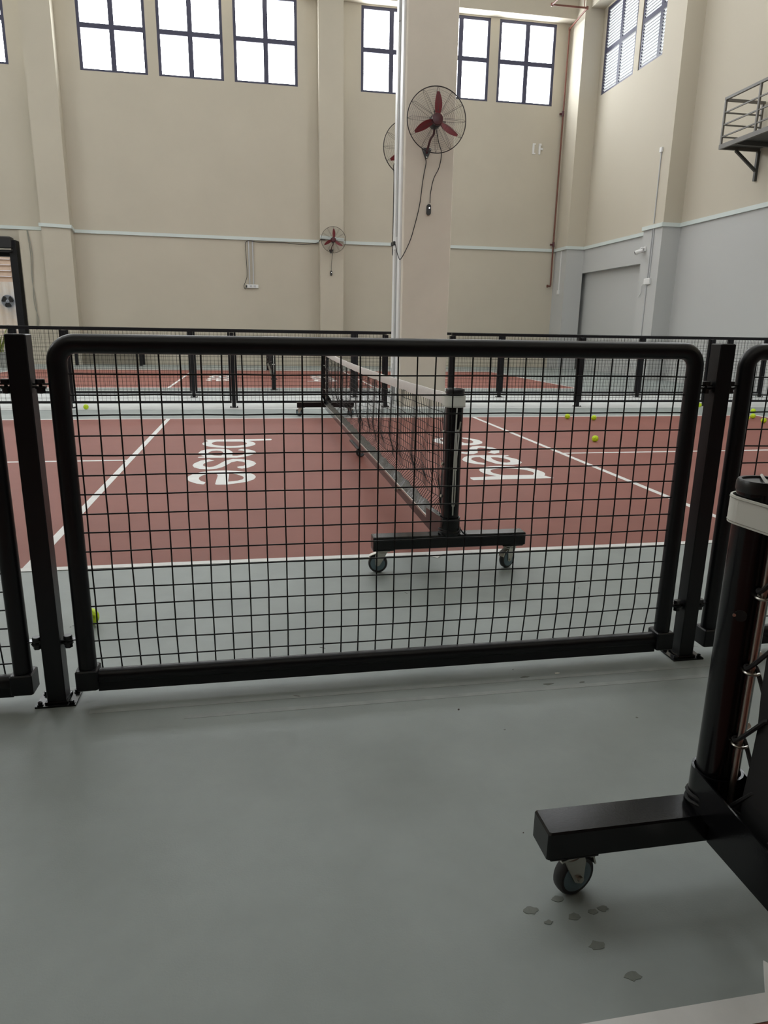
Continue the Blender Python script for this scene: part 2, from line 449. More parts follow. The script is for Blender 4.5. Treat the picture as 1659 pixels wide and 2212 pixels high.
# columns and beams
t = MB().box(1.15, 1.885, 19.6, YB, 0, ZC).build('trim_1', 'cream'); struct(t, 'cream pilaster on back wall carrying the small fan', 'pilaster')
mb = MB().box(-7.0, -6.2, 19.62, YB, 0, ZC)
mb.box(-7.66, -7.0, 19.72, YB, 0, 3.84)
t = mb.build('trim_2', 'cream'); struct(t, 'cream pilaster on back wall right of the door', 'pilaster')
t = MB().box(9.145, XR, 19.05, YB, 0, ZC).build('trim_3', 'twotone'); struct(t, 'corner column, cream above and grey below, behind the brown pipe', 'column')
t = MB().box(9.25, XR + 0.35, 13.65, 14.55, 0, ZC).build('trim_4', 'twotone'); struct(t, 'two-tone column on right wall with conduits and a security camera', 'column')
t = MB().box(XL, XR, 19.62, YB, 10.56, ZC).build('trim_5', 'cream'); struct(t, 'deep cream beam above the back wall windows', 'beam')
t = MB().box(9.32, XR, YF, YB, 10.66, ZC).build('trim_6', 'cream'); struct(t, 'cream beam above the louvred windows', 'beam')
pil = MB().cbox(1.31, 2.06, 7.47, 8.25, 0, ZC, 0.012).build('trim_7', 'pillar'); struct(pil, 'freestanding square beige pillar carrying the large wall fans', 'pillar')
# small pits in the pillar plaster
for k in range(16):
    x, z = rnd.uniform(1.38, 2.0), rnd.uniform(2.4, 5.7)
    MB().lathe([(0.008, 0), (0.008, 0.0015), (0.003, 0.0022)], (x, 7.4705, z), 'y', 8).build('plaster_pit', 'stain', pil).scale = (1, 1, 1)

# trunking
def trunking(name, segs, label):
    r = empty(name, segs[0][0])
    o = Vector(segs[0][0])
    for a, b in segs:
        MB().bar(Vector(a) - o, Vector(b) - o, 0.05, 0.095).build('trunking_length', 'trunk', r)
    tag(r, label, 'trunking')
ZT = 3.87
trunking('wall_trunking', [((-6.2, 19.975, 3.9), (1.15, 19.975, 3.87)), ((-6.175, 19.97, 3.9), (-6.175, 19.6, 3.98)), ((-6.15, 19.595, 3.97), (-7.05, 19.595, 4.0)), ((-7.0, 19.975, 3.93), (-12.0, 19.975, 3.96))],
         'pale cable trunking on back wall between door and small fan')
trunking('wall_trunking', [((1.15, 19.575, 3.96), (1.9, 19.575, 3.90)), ((1.885, 19.975, 3.87), (9.145, 19.975, 3.87))],
         'pale trunking on back wall behind and right of the pillar')
trunking('wall_trunking', [((9.12, 20.0, ZT), (9.12, 19.03, ZT)), ((9.12, 19.025, ZT), (XR, 19.025, ZT)), ((9.725, 19.0, ZT), (9.725, 14.55, ZT))],
         'pale ledge trunking round the corner column and right wall')
trunking('wall_trunking', [((9.225, 14.57, ZT), (9.225, 13.62, ZT)), ((9.2, 13.625, ZT), (XR, 13.625, ZT)), ((9.725, 13.6, ZT), (9.725, 5.0, ZT))],
         'pale ledge trunking round the column with the camera')

# ---- windows
win_no = [0]
def window(cx, cy, z0, z1, w, axis, label, louvre=False):
    win_no[0] += 1
    r = empty('window_%d' % win_no[0], (cx, cy, z0), 0 if axis == 'x' else (-math.pi / 2 if axis == 'r' else math.pi / 2))
    if axis == 'f': r.rotation_euler = (0, 0, math.pi)
    h = z1 - z0; fw = 0.085
    mb = MB()
    mb.box(-w / 2, w / 2, 0.02, 0.10, 0, fw * 0.7); mb.box(-w / 2, w / 2, 0.02, 0.10, h - fw, h)
    mb.box(-w / 2, -w / 2 + fw, 0.02, 0.10, fw * 0.7, h - fw); mb.box(w / 2 - fw, w / 2, 0.02, 0.10, fw * 0.7, h - fw)
    mb.build('window_frame', 'frame', r)
    MB().box(-0.07, 0.07, 0.025, 0.095, fw * 0.7, h - fw).build('mullion', 'frame', r)
    MB().box(-w / 2 + fw, -0.07, 0.025, 0.095, h / 2 - 0.065, h / 2 + 0.065).build('transom', 'frame', r)
    MB().box(0.07, w / 2 - fw, 0.025, 0.095, h / 2 - 0.065, h / 2 + 0.065).build('transom', 'frame', r)
    for x0, x1 in ((-w / 2 + fw, -0.07), (0.07, w / 2 - fw)):
        for a, b in ((fw * 0.7, h / 2 - 0.065), (h / 2 + 0.065, h - fw)):
            yy = 0.15 if louvre else 0.06
            p = MB().box(x0, x1, yy, yy + 0.012, a, b).build('pane', 'louvrepane' if louvre else 'pane', r)
            if louvre:
                mb = MB(); me2 = MB(); n = 13
                for k in range(n):
                    zc = a + (b - a) * (k + 0.5) / n
                    mb.add([(x0, 0.085, zc - 0.032), (x1, 0.085, zc - 0.032), (x1, 0.035, zc + 0.024), (x0, 0.035, zc + 0.024), (x0, 0.085, zc - 0.026), (x1, 0.085, zc - 0.026), (x1, 0.035, zc + 0.030), (x0, 0.035, zc + 0.030)],
                           [(0, 3, 2, 1), (4, 5, 6, 7), (0, 1, 5, 4), (1, 2, 6, 5), (2, 3, 7, 6), (3, 0, 4, 7)])
                    me2.box(x0, x1, 0.020, 0.036, zc + 0.014, zc + 0.034)
                stuff(mb.build('louvre_blades', 'louvre', p))
                stuff(me2.build('blade_edges', 'tabletop', p))
    return struct(r, label, 'window')
bl = ['high four-pane window, third left of the small fan', 'high four-pane window, second left of the small fan', 'high four-pane window just left of the small fan',
      'high four-pane window partly hidden by the left edge of the pillar', 'high four-pane window peeking out right of the pillar', 'high four-pane window nearest the brown pipe',
      'high four-pane window far left of the hall', 'second high window left of the door pilaster', 'high window cut by the left edge, beside the door pilaster']
for (a, b), l in zip(back_bays, bl): window((a + b) / 2, YB, ZW0, ZW1, b - a, 'x', l)
rl = ['louvred window on right wall nearest the corner', 'louvred window on right wall beside the column'] + ['louvred window on right wall out of view, number %s from the column' % n for n in ('one', 'two')]
for (a, b), l in zip(right_bays, rl): window(XR, (a + b) / 2, 8.27, 10.62, b - a, 'r', l, louvre=(a > 14))
for i, (a, b) in enumerate(left_fill_bays): window(XL, (a + b) / 2, 7.2, 10.5, b - a, 'l', 'high window added for fill light in left side wall, number %d from the front' % (i + 1))

for i, (a, b) in enumerate(front_fill_bays): window((a + b) / 2, YF, 8.2, 10.5, b - a, 'f', 'high window added for fill light in front wall behind the viewer, number %d from the left' % (i + 1))

# ---- door at the far left with the view outside
d = empty('door_1', (-9.06, YB, 0))
mb = MB(); mb.cbox(1.10, 1.30, -0.32, 0.27, 0, 3.56, 0.01); mb.build('door_jamb', 'black', d)
mb = MB(); mb.cbox(-1.30, -1.10, -0.32, 0.27, 0, 3.56, 0.01); mb.build('door_jamb', 'black', d)
MB().cbox(-1.10, 1.10, -0.05, 0.27, 3.12, 3.30, 0.01).build('door_head', 'black', d)
struct(d, 'black framed doorway open to the daylight at far left', 'door')
a = empty('air_curtain', (-9.06, 19.70, 3.22))
MB().cbox(-1.08, 1.21, -0.17, 0.17, 0.09, 0.42, 0.03).build('housing', 'aircurtain', a)
MB().box(-1.05, 1.19, -0.15, 0.10, 0.0, 0.035).build('air_outlet', 'black', a)
MB().box(-1.06, 1.20, -0.155, 0.15, 0.045, 0.085).build('trim_strip', 'steel', a)
tag(a, 'black air curtain unit mounted over the doorway', 'air curtain')
og = MB().box(XL, 6, YB + 0.25, 40, -0.2, -0.02).build('ground_outside', 'ground'); struct(og, 'bright concrete ground outside the door', 'ground')
mb = MB()
n = 90; vs = []; fs = []
for i in range(n * 4 + 1):
    x = -14 + 10.0 * i / (n * 4); y = 23.0 + 0.02 * math.cos(2 * math.pi * i / 4 * 0.5)
    vs += [(x, y, -0.02), (x, y, 2.55), (x, y + 0.01, 2.55), (x, y + 0.01, -0.02)]
for i in range(n * 4):
    o = i * 4
    fs += [(o, o + 4, o + 5, o + 1), (o + 2, o + 6, o + 7, o + 3), (o + 1, o + 5, o + 6, o + 2)]
mb.add(vs, fs)
cf = mb.build('corrugated_fence', 'corrugated'); tag(cf, 'pale rust-streaked corrugated metal sheet fence outside the door', 'fence')
sl = empty('slatted_screen', (-9.0, 23.25, 2.55))
for k in range(9):
    MB().bar((-5, -0.02, 0.1 + k * 0.185), (5, -0.02, 0.1 + k * 0.185), 0.03, 0.182, (0, 0.35, 1)).build('slat', 'tanslat', sl)
for x in (-4, -2, -0.02, 2, 4): MB().box(x - 0.04, x + 0.04, 0.01, 0.06, -2.57, 1.75).build('screen_post', 'tanslat', sl)
tag(sl, 'tan horizontal slatted screen above the corrugated fence outside', 'screen')
vf = empty('vent_fan', (-9.14, 22.94, 1.92))
MB().lathe([(0.20, 0.0), (0.215, -0.06), (0.20, -0.09), (0.19, -0.085)], (0, 0, 0), 'y', 28).build('fan_ring', 'silver', vf)
for k in range(3):
    mb = MB(); A = 2 * math.pi * k / 3 + 0.4; secs = []
    for r_, w_, tw in ((0.05, 0.05, 0.5), (0.12, 0.10, 0.35), (0.18, 0.09, 0.2)):
        dx, dz = math.cos(A + r_), math.sin(A + r_)
        e = Vector((-dz, 0, dx)); c = Vector((dx * r_, -0.10, dz * r_))
        secs.append([c + e * w_ + Vector((0, tw * 0.03, 0)), c - e * w_ - Vector((0, tw * 0.03, 0)), c - e * w_ - Vector((0, tw * 0.03 + 0.004, 0)), c + e * w_ + Vector((0, tw * 0.03 - 0.004, 0))])
    mb.rings(secs); mb.build('blade', 'blackplastic', vf)
MB().lathe([(0.05, -0.09), (0.055, -0.12), (0.02, -0.135)], (0, 0, 0), 'y', 16).build('hub_cap', 'silver', vf)
tag(vf, 'round silver vent fan with black blades on the corrugated fence', 'fan')

# snake plant in pot by the door
pl_ = empty('potted_snake_plant', (-8.02, 18.0, 0))
MB().lathe([(0.17, 0.0), (0.20, 0.10), (0.22, 0.40), (0.235, 0.42), (0.21, 0.42), (0.20, 0.37)], n=24).build('pot', 'pot', pl_, smooth=True)
MB().lathe([(0.205, 0.345), (0.20, 0.37), (0.05, 0.385)], n=16).build('soil', 'soil', pl_)
for k in range(16):
    A = k * 2.4; R0 = 0.03 + 0.10 * rnd.random(); H = rnd.uniform(0.5, 0.82); lean = rnd.uniform(0.05, 0.28)
    secs = []; d0 = Vector((math.cos(A), math.sin(A), 0)); e = Vector((-d0.y, d0.x, 0))
    for j in range(6):
        tt = j / 5; c = d0 * (R0 + lean * tt * tt) + Vector((0, 0, 0.37 + H * tt)); w = 0.034 * (1 - tt ** 3) + 0.002
        th = 0.004
        secs.append([c + e * w, c + d0 * th, c - e * w, c - d0 * th * 0.4])
    MB().rings(secs).build('leaf', 'leaf', pl_, smooth=True)
tag(pl_, 'snake plant with upright yellow-green leaves in grey pot by the door', 'potted plant')

# ------------------------------------------------------------------ near fence (round-tube panels on square posts)
def make_near_post():
    r = MB().cbox(-0.029, 0.029, -0.029, 0.029, 0.006, 1.168, 0.003).build('post', 'black')
    MB().box(-0.062, 0.062, -0.048, 0.048, 0.0, 0.006).build('base_plate', 'blackgloss', r)
    mb = MB()
    for sx in (-1, 1): mb.tube([(sx * 0.031, -0.033 + 0.0165 * k, 0.0085 + 0.001 * (k % 2)) for k in range(5)], 0.005, 6)
    for sy in (-1, 1): mb.tube([(-0.033 + 0.0165 * k, sy * 0.031, 0.0085 + 0.001 * (k % 2)) for k in range(5)], 0.005, 6)
    mb.build('weld_bead', 'blackgloss', r, smooth=True)
    for sx in (-1, 1):
        for sy in (-1, 1):
            mb = MB(); mb.cyl((sx * 0.048, sy * 0.036, 0.006), (sx * 0.048, sy * 0.036, 0.0085), 0.010, 12)
            hexa(mb, sx * 0.048, sy * 0.036, 0.0085, 0.017, 0.0075)
            mb.build('anchor_bolt', 'blackgloss', r)
    for z in (0.205, 1.017):
        for sx in (-1, 1):
            MB().add([(sx * 0.027, -0.016, z), (sx * 0.062, -0.010, z), (sx * 0.062, 0.010, z), (sx * 0.027, 0.016, z),
                          (sx * 0.027, -0.016, z + 0.004), (sx * 0.062, -0.010, z + 0.004), (sx * 0.062, 0.010, z + 0.004), (sx * 0.027, 0.016, z + 0.004)],
                         [(0, 3, 2, 1), (4, 5, 6, 7), (0, 1, 5, 4), (1, 2, 6, 5), (2, 3, 7, 6), (3, 0, 4, 7)]).build('hinge_tab', 'blackgloss', r)
            mb = MB(); bx_ = sx * 0.047
            mb.lathe([(0.0125, z + 0.009), (0.0135, z + 0.012), (0.0135, z + 0.022), (0.012, z + 0.024)], (bx_, 0, 0), 'z', 14)
            mb.lathe([(0.016, z + 0.0085), (0.016, z + 0.0105)], (bx_, 0, 0), 'z', 14)
            mb.lathe([(0.0155, z - 0.004), (0.0155, z - 0.0005)], (bx_, 0, 0), 'z', 14)
            hexa(mb, bx_, 0, z - 0.017, z - 0.003, 0.0125)
            mb.cyl((bx_, 0, z - 0.018), (bx_, 0, z + 0.01), 0.005, 8)
            mb.build('hinge_bolt', 'blackplastic', r)
    return r

PW = 1.0565
def make_near_panel():
    R, rt = 0.055, 0.0285
    hx, zt = PW - rt, 1.171 - rt
    pts = [(-hx, 0, 0.10), (-hx, 0, 0.6), (-hx, 0, zt - R)]
    for k in range(1, 9):
        a = math.pi - k * math.pi / 16; pts.append((-hx + R + R * math.cos(a), 0, zt - R + R * math.sin(a)))
    pts += [(0, 0, zt)]
    for k in range(8, -1, -1):
        a = k * math.pi / 16; pts.append((hx - R + R * math.cos(a), 0, zt - R + R * math.sin(a)))
    pts += [(hx, 0, 0.6), (hx, 0, 0.10)]
    r = MB().tube(pts, rt, 20, up=(0, 1, 0)).build('panel_frame', 'black', smooth=True)
    MB().tube([(-hx + 0.03, 0, 0.079), (hx - 0.03, 0, 0.079)], 0.025, 18).build('bottom_rail', 'black', r, smooth=True)
    MB().box(-0.997, 0.997, -0.018, 0.018, 0.032, 0.062).build('bottom_skirt', 'black', r)
    for sx in (-1, 1):
        MB().cbox(sx * hx - 0.034, sx * hx + 0.034, -0.036, 0.036, 0.042, 0.112, 0.004).build('corner_block', 'black', r)
        for z in (0.213, 1.025):
            x0, x1 = sorted((sx * (PW - 0.012), sx * (PW + 0.045)))
            MB().cbox(x0, x1, -0.012, 0.012, z, z + 0.004, 0.0015).build('hinge_tab', 'blackgloss', r)
    mb = MB(); rw = 0.0025
    rr = random.Random(7)
    x = -0.9865
    while x < 1.02:
        if abs(x) < PW - 0.05:
            n = 9; mb.tube([(x + rr.uniform(-.0012, .0012), 0.004 + 0.018 * (k == 0), 1.135 - (1.135 - 0.094) * (n - 1 - k) / (n - 1) if False else 0.094 + (1.135 - 0.094) * k / (n - 1)) for k in range(n)], rw, 5, cap=False)
        x += 0.061
    z = 1.117
    while z > 0.10:
        n = 17; mb.tube([(-PW + 0.045 + (2 * PW - 0.09) * k / (n - 1), -0.0002, z + rr.uniform(-.0012, .0012)) for k in range(n)], rw, 5, cap=False)
        z -= 0.061
    stuff(mb.build('wire_mesh', 'wire', r))
    return r

YN = -1.321
near_post = make_near_post(); near_panel = make_near_panel()
PITCH = 2.253
nf = empty('mesh_fence', (-0.4865, YN, 0))
tag(nf, 'black mesh fence with round-tube frames crossing the foreground', 'fence', 'court fences')
for k in (-1, 0, 1, 2):
    o = near_post if k == -1 else copy_tree(near_post)
    o.parent = nf; o.location = (PITCH * (k - 0.5), 0, 0)
for k in (-1, 0, 1):
    o = near_panel if k == -1 else copy_tree(near_panel)
    o.parent = nf; o.location = (PITCH * k, 0, 0)

# ------------------------------------------------------------------ far fences (flat rectangular panels)
HF = 1.165
def make_far_post(name='fence_post'):
    r = MB().cbox(-0.028, 0.028, -0.028, 0.028, 0.006, HF - 0.048, 0.003).build('post', 'black')
    MB().box(-0.062, 0.062, -0.045, 0.045, 0, 0.006).build('base_plate', 'black', r)
    for sx in (-1, 1):
        for sy in (-1, 1):
            mb = MB(); hexa(mb, sx * 0.05, sy * 0.034, 0.006, 0.02, 0.008); mb.build('anchor_bolt', 'black', r)
    return r
far_mesh = {}
def make_far_panel(w):
    h = w / 2
    r = MB().cbox(-h, h, -0.026, 0.026, HF - 0.045, HF, 0.003).build('panel_top_rail', 'black')
    MB().cbox(-h + 0.033, h - 0.033, -0.018, 0.018, 0.07, 0.105, 0.003).build('bottom_rail', 'black', r)
    for sx in (-1, 1):
        x0, x1 = sorted((sx * (h - 0.032), sx * (h - 0.062)))
        MB().cbox(x0, x1, -0.016, 0.016, 0.106, HF - 0.046, 0.002).build('side_stile', 'black', r)
    key = round(w, 3)
    mb = MB(); rw = 0.0021
    n = int((w - 0.13) / 0.061)
    for i in range(n + 1):
        x = -n * 0.0305 + 0.061 * i
        mb.tube([(x, 0, 0.1), (x, 0, HF - 0.05)], rw, 4, cap=False)
    z = 0.15
    while z < HF - 0.06:
        mb.tube([(-h + 0.055, -0.004, z), (h - 0.055, -0.004, z)], rw, 4, cap=False)
        z += 0.061
    stuff(mb.build('wire_mesh', 'wire', r))
    return r
far_post = make_far_post(); far_used = [False]; far_panels = {}
def far_fence(xs, y, label):
    c = (xs[0] + xs[-1]) / 2
    r = empty('mesh_fence', (c, y, 0))
    for x in xs:
        o = copy_tree(far_post) if far_used[0] else far_post
        far_used[0] = True
        o.parent = r; o.location = (x - c, 0, 0)
    for x0, x1 in zip(xs[:-1], xs[1:]):
        w = round(x1 - x0, 3)
        if w in far_panels: o = copy_tree(far_panels[w])
        else: o = make_far_panel(w); far_panels[w] = o
        o.parent = r; o.location = ((x0 + x1) / 2 - c, 0, 0)
    tag(r, label, 'fence', 'court fences')
Y1, Y2 = 7.42, 9.08
far_fence([-10.73, -8.37, -6.01, -3.65, -1.29, 1.07], Y1, 'black mesh fence behind the red court, ending at the left of the pillar')
far_fence([2.12, 4.48 - 0.14, 6.56 + 0.14, 9.06], Y1, 'black mesh fence behind the red court, starting right of the pillar')
far_fence([-10.51, -7.68, -4.85, -2.02, 0.80, 3.55, 6.38, 8.26, 9.08], Y2, 'black mesh fence farther back, crossing behind the pillar to the right wall')

# ------------------------------------------------------------------ portable net on castors
NL = 6.53
def oval(a, b, z, n=28, p=2.3):
    out = []
    for k in range(n):
        an = 2 * math.pi * k / n; c, s = math.cos(an), math.sin(an)
        out.append((a * math.copysign(abs(c) ** (2 / p), c), b * math.copysign(abs(s) ** (2 / p), s), z))
    return out
def caster(root, x, y, ang, ztop=0.126, brake=True):
    c = empty('tmp')
    o = bpy.data.objects.new('caster', None)
    bpy.data.objects.remove(c)
    R, wdt = 0.049, 0.028
    ca, sa = math.cos(ang), math.sin(ang)
    # local: trail direction t = (ca, sa), axle direction a = (-sa, ca)
    def P(t, a, z): return (x + ca * t - sa * a, y + sa * t + ca * a, z)
    tr = 0.024
    mb = MB()
    vs = [P(-0.038, -0.030, ztop - 0.005), P(0.038, -0.030, ztop - 0.005), P(0.038, 0.030, ztop - 0.005), P(-0.038, 0.030, ztop - 0.005)]
    vs += [(v[0], v[1], ztop) for v in vs]
    mb.add(vs, [(0, 3, 2, 1), (4, 5, 6, 7), (0, 1, 5, 4), (1, 2, 6, 5), (2, 3, 7, 6), (3, 0, 4, 7)])
    mb.lathe([(0.026, ztop - 0.016), (0.030, ztop - 0.010), (0.026, ztop - 0.005)], (x, y, 0), 'z', 16)
    for s in (-1, 1):
        a0, a1 = s * 0.0175, s * 0.020
        prof = [(-0.022, ztop - 0.012), (0.030, ztop - 0.012), (0.038, ztop - 0.032), (tr + 0.012, R - 0.006), (tr, R - 0.013), (tr - 0.012, R - 0.006), (-0.012, ztop - 0.034)]
        n = len(prof)
        vs = [P(t, a0, z) for t, z in prof] + [P(t, a1, z) for t, z in prof]
        fs = [tuple(range(n)), tuple(reversed(range(n, 2 * n)))] + [(i, (i + 1) % n, n + (i + 1) % n, n + i) for i in range(n)]
        mb.add(vs, fs)
    mb.tube([P(tr, -0.027, R), P(tr, 0.027, R)], 0.007, 8)
    if brake:
        mb.bar(P(0.03, 0, ztop - 0.018), P(0.066, 0, ztop - 0.034), 0.034, 0.004)
        mb.bar(P(0.062, 0, ztop - 0.032), P(0.070, 0, ztop - 0.054), 0.034, 0.004)
    f = mb.build('caster_fork', 'steel', root)
    def wheelpart(name, prof, m):
        secs = []
        for rr_, a in prof:
            secs.append([P(tr + rr_ * math.cos(2 * math.pi * k / 32), a, R + rr_ * math.sin(2 * math.pi * k / 32)) for k in range(32)])
        MB().rings(secs).build(name, m, f, smooth=True)
    wheelpart('tyre', [(0.036, -0.013), (0.044, -0.0135), (R - 0.001, -0.009), (R, 0), (R - 0.001, 0.009), (0.044, 0.0135), (0.036, 0.013)], 'tyre')
    wheelpart('wheel_hub', [(0.020, -0.0145), (0.033, -0.0145), (0.037, -0.0140), (0.037, 0.0140), (0.033, 0.0145), (0.020, 0.0145)], 'hub')

def make_net(angles, tail=True, fixed=False):
    r = empty('court_net' if fixed else 'portable_net')
    PA, PB = 0.043, 0.040
    for e, yy, s in ((0, 0.0, 1), (1, NL, -1)):
        if fixed:
            MB().cbox(-0.07, 0.07, yy - 0.07, yy + 0.07, 0.0, 0.01, 0.002).build('base_plate', 'black', r)
            for z in (0.48, 0.52): MB().lathe([(0.012, -0.006), (0.012, 0.006)], (0.02 if z > 0.5 else -0.02, yy - s * 0.045, 0.50), 'y', 8).build('post_bolt', 'strap', r)
        else:
            MB().cbox(-0.40, 0.40, yy - 0.040, yy + 0.040, 0.128, 0.195, 0.004).build('foot_beam', 'blackgloss', r)
        for i, x in enumerate(() if fixed else (-0.345, 0.335)):
            MB().cbox(x - 0.055, x + 0.055, yy - 0.036, yy + 0.036, 0.122, 0.129, 0.002).build('caster_pad', 'black', r)
            caster(r, x, yy, angles[e * 2 + i], ztop=0.122)
        p = MB().rings([[(x, y + yy, z) for x, y, z in oval(PA, PB, zz)] for zz in (0.01 if fixed else 0.19, 0.5, 0.915)]).build('post', 'blackgloss', r, smooth=True)
        cap = [(1.03, 0.902), (1.06, 0.905), (1.06, 0.920), (1.0, 0.926), (0.86, 0.926), (0.84, 0.922)]
        MB().rings([[(x * k, y * k + yy, z) for x, y, z in oval(PA, PB, zz)] for k, zz in cap]).build('post_cap', 'blackplastic', p, smooth=True)
        MB().tube([(-0.02, yy - 0.03 * s, 0.928), (0.0, yy, 0.929), (0.012, yy + 0.04 * s, 0.917)], 0.003, 6).build('cap_cord', 'ropegrey', p)
        # white strap round the post that runs into the net tape
        st = []
        for k in range(-12, 13):
            an = math.pi / 2 + math.pi * k / 24 * 1.15
            q = -1 if True else 1
            c, si = math.cos(an), math.sin(an)
            st.append((1.12 * PA * math.copysign(abs(c) ** 0.87, c), -s * 1.12 * PB * math.copysign(abs(si) ** 0.87, si) + yy))
        st = [(st[0][0] * 0.75, yy + s * 0.10)] + st + [(st[-1][0] * 0.75, yy + s * 0.10)]
        def strip(path, z0, z1, th, name, m, parent, dz=0.0):
            n = len(path); vs = []; fs = []
            for i, (x, y) in enumerate(path):
                a = Vector((*path[max(0, i - 1)], 0)); b = Vector((*path[min(n - 1, i + 1)], 0))
                t = (b - a).normalized(); nn = Vector((t.y, -t.x, 0)) * th
                drop = dz * max(0, s * (y - yy)) / 0.1
                vs += [(x, y, z0 - drop), (x, y, z1 - drop), (x + nn.x, y + nn.y, z1 - drop), (x + nn.x, y + nn.y, z0 - drop)]
            for i in range(n - 1):
                o = i * 4
                for k in range(4):
                    fs.append((o + k, o + (k + 1) % 4, o + 4 + (k + 1) % 4, o + 4 + k))
            fs += [(0, 1, 2, 3), (n * 4 - 1, n * 4 - 2, n * 4 - 3, n * 4 - 4)]
            return MB().add(vs, fs).build(name, m, parent)
        sp = strip(st, 0.838, 0.893, -0.004 * s, 'strap', 'strap', p)
        for zz in (0.842, 0.888): strip([(x * 1.012, yy + (y - yy) * 1.012) for x, y in st], zz, zz + 0.001, -0.0046 * s, 'stitching', 'thread', sp)
        # bolt hole through the post wall
        ha = math.radians(50 if s > 0 else -50); hn = Vector((math.cos(ha), math.sin(ha), 0)); hp = Vector((PA * 0.99 * math.cos(ha), yy + PB * 0.99 * math.sin(ha), 0.655))
        MB().tube([hp - hn * 0.004, hp + hn * 0.0035], 0.012, 16).build('bolt_hole', 'rope', p)
        MB().tube([hp + hn * 0.002 + Vector((hn.y, -hn.x, 0)) * 0.011, hp + hn * 0.005 + Vector((hn.y, -hn.x, 0)) * 0.011], 0.0035, 8).build('bolt_tip', 'steel', p)
        # collar welded to the beam
        co = [(x, y) for x, y, _ in oval(PA + 0.008, PB + 0.008, 0)]
        secs = []
        for zz in (0.19, 0.282):
            secs.append([(x, y + yy, zz) for x, y in co] )
        ci = [(x, y) for x, y, _ in oval(PA + 0.003, PB + 0.003, 0)]
        secs.append([(x, y + yy, 0.282) for x, y in ci]); secs.append([(x, y + yy, 0.2) for x, y in ci])
        if not fixed: MB().rings(secs, cap=False).build('post_collar', 'blackgloss', r, smooth=True)
        for sx in (() if fixed else (-1, 1)):
            x0, x1 = sorted((sx * 0.047, sx * 0.051))
            y0, y1 = sorted((yy, yy + s * 0.30))
            mbp = MB().add([(x0, yy, 0.19), (x1, yy, 0.19), (x1, yy + s * 0.30, 0.19), (x0, yy + s * 0.30, 0.19), (x0, yy, 0.282), (x1, yy, 0.282), (x1, yy + s * 0.30, 0.255), (x0, yy + s * 0.30, 0.255)],
                           [(0, 3, 2, 1), (4, 5, 6, 7), (0, 1, 5, 4), (1, 2, 6, 5), (2, 3, 7, 6), (3, 0, 4, 7)])
            mbp.build('side_plate', 'blackgloss', r)
        # steel lacing rod with eye rings, zigzag rope, end band with grommets
        yr = yy + s * 0.052; yb = yy + s * 0.092
        MB().cyl((0, yr, 0.20), (0, yr, 0.835), 0.0065, 10).build('lacing_rod', 'rod', r, smooth=True)
        for zz in (0.375, 0.54, 0.70):
            mb = MB()
            mb.tube([(0.014 * math.cos(2 * math.pi * k / 14), yr + 0.014 * math.sin(2 * math.pi * k / 14), zz) for k in range(14)], 0.003, 6, closed=True)
            mb.tube([(-0.012, yr - s * 0.006, zz), (-0.040, yy + s * 0.012, zz + 0.012)], 0.004, 6)
            mb.tube([(-0.040, yy + s * 0.012, zz + 0.012), (-0.050, yy + s * 0.010, zz + 0.015)], 0.008, 8)
            mb.build('eye_ring', 'steel', p, smooth=True)
        zig = [(0.0, yb + s * 0.02, 0.235)]
        for zc in (0.218, 0.382, 0.546, 0.710):
            zig += [(-0.011, yr + s * 0.004, zc - 0.004), (-0.008, yr - s * 0.008, zc), (0.008, yr - s * 0.008, zc + 0.004), (0.010, yr + s * 0.006, zc + 0.008), (0.003, yb + s * 0.02, zc + 0.082), (-0.004, yb + s * 0.022, zc + 0.088)]
        MB().tube(smooth_path(zig, 4), 0.0046, 6).build('lacing_rope', 'rope', r, smooth=True)
        mb = MB()
        secs = []
        for k in range(9):
            z = 0.20 + 0.63 * k / 8; wob = 0.004 * math.sin(k * 1.7)
            secs.append([(0.003 + wob, yb, z), (0.003 + wob, yb + s * 0.085, z), (-0.003 + wob, yb + s * 0.085, z), (-0.003 + wob, yb, z)])
        bnd = mb.rings(secs).build('end_band', 'netcord', r)
        for k in range(6):
            z = 0.262 + 0.105 * k
            MB().tube([(-0.0055, yb + s * 0.026 + 0.010 * math.cos(2 * math.pi * j / 14), z + 0.010 * math.sin(2 * math.pi * j / 14)) for j in range(14)], 0.0035, 6, closed=True).build('grommet', 'steel', bnd, smooth=True)
        # tension cord and hook on the outer face of the post
        yo = yy - s * (PB + 0.006)
        mb = MB()
        mb.tube(smooth_path([(0.0, yo, 0.835), (-0.002, yo, 0.70), (-0.004, yo, 0.45), (-0.004, yo, 0.36), (0.0, yo, 0.345), (0.006, yo, 0.36), (0.007, yo, 0.45), (0.006, yo, 0.55), (0.014, yo, 0.68), (0.014, yo, 0.71), (0.009, yo, 0.73), (0.004, yo, 0.70), (0.006, yo, 0.60)], 4), 0.0035, 6)
        mb.tube([(0.006, yo, 0.53), (0.005, yo, 0.63)], 0.006, 8)
        if tail: mb.build('tension_cord', 'ropegrey', p, smooth=True)
        mb = MB()
        mb.tube(smooth_path([(0.010, yo, 0.715), (0.016, yo, 0.74), (0.020, yo, 0.77)], 4), 0.004, 6)
        mb.tube([(0.0, yo, 0.30), (0.0, yo, 0.345)], 0.004, 6)
        if tail: mb.build('cord_hook', 'steel', p, smooth=True)
        # rope tied round the foot of the post
        mb = MB()
        for q in range(2):
            mb.tube([((PA + 0.012) * math.cos(2 * math.pi * k / 20), yy + (PB + 0.012) * math.sin(2 * math.pi * k / 20), 0.205 + 0.012 * q + 0.006 * math.sin(4 * math.pi * k / 20 + q)) for k in range(20)], 0.004, 6, closed=True)
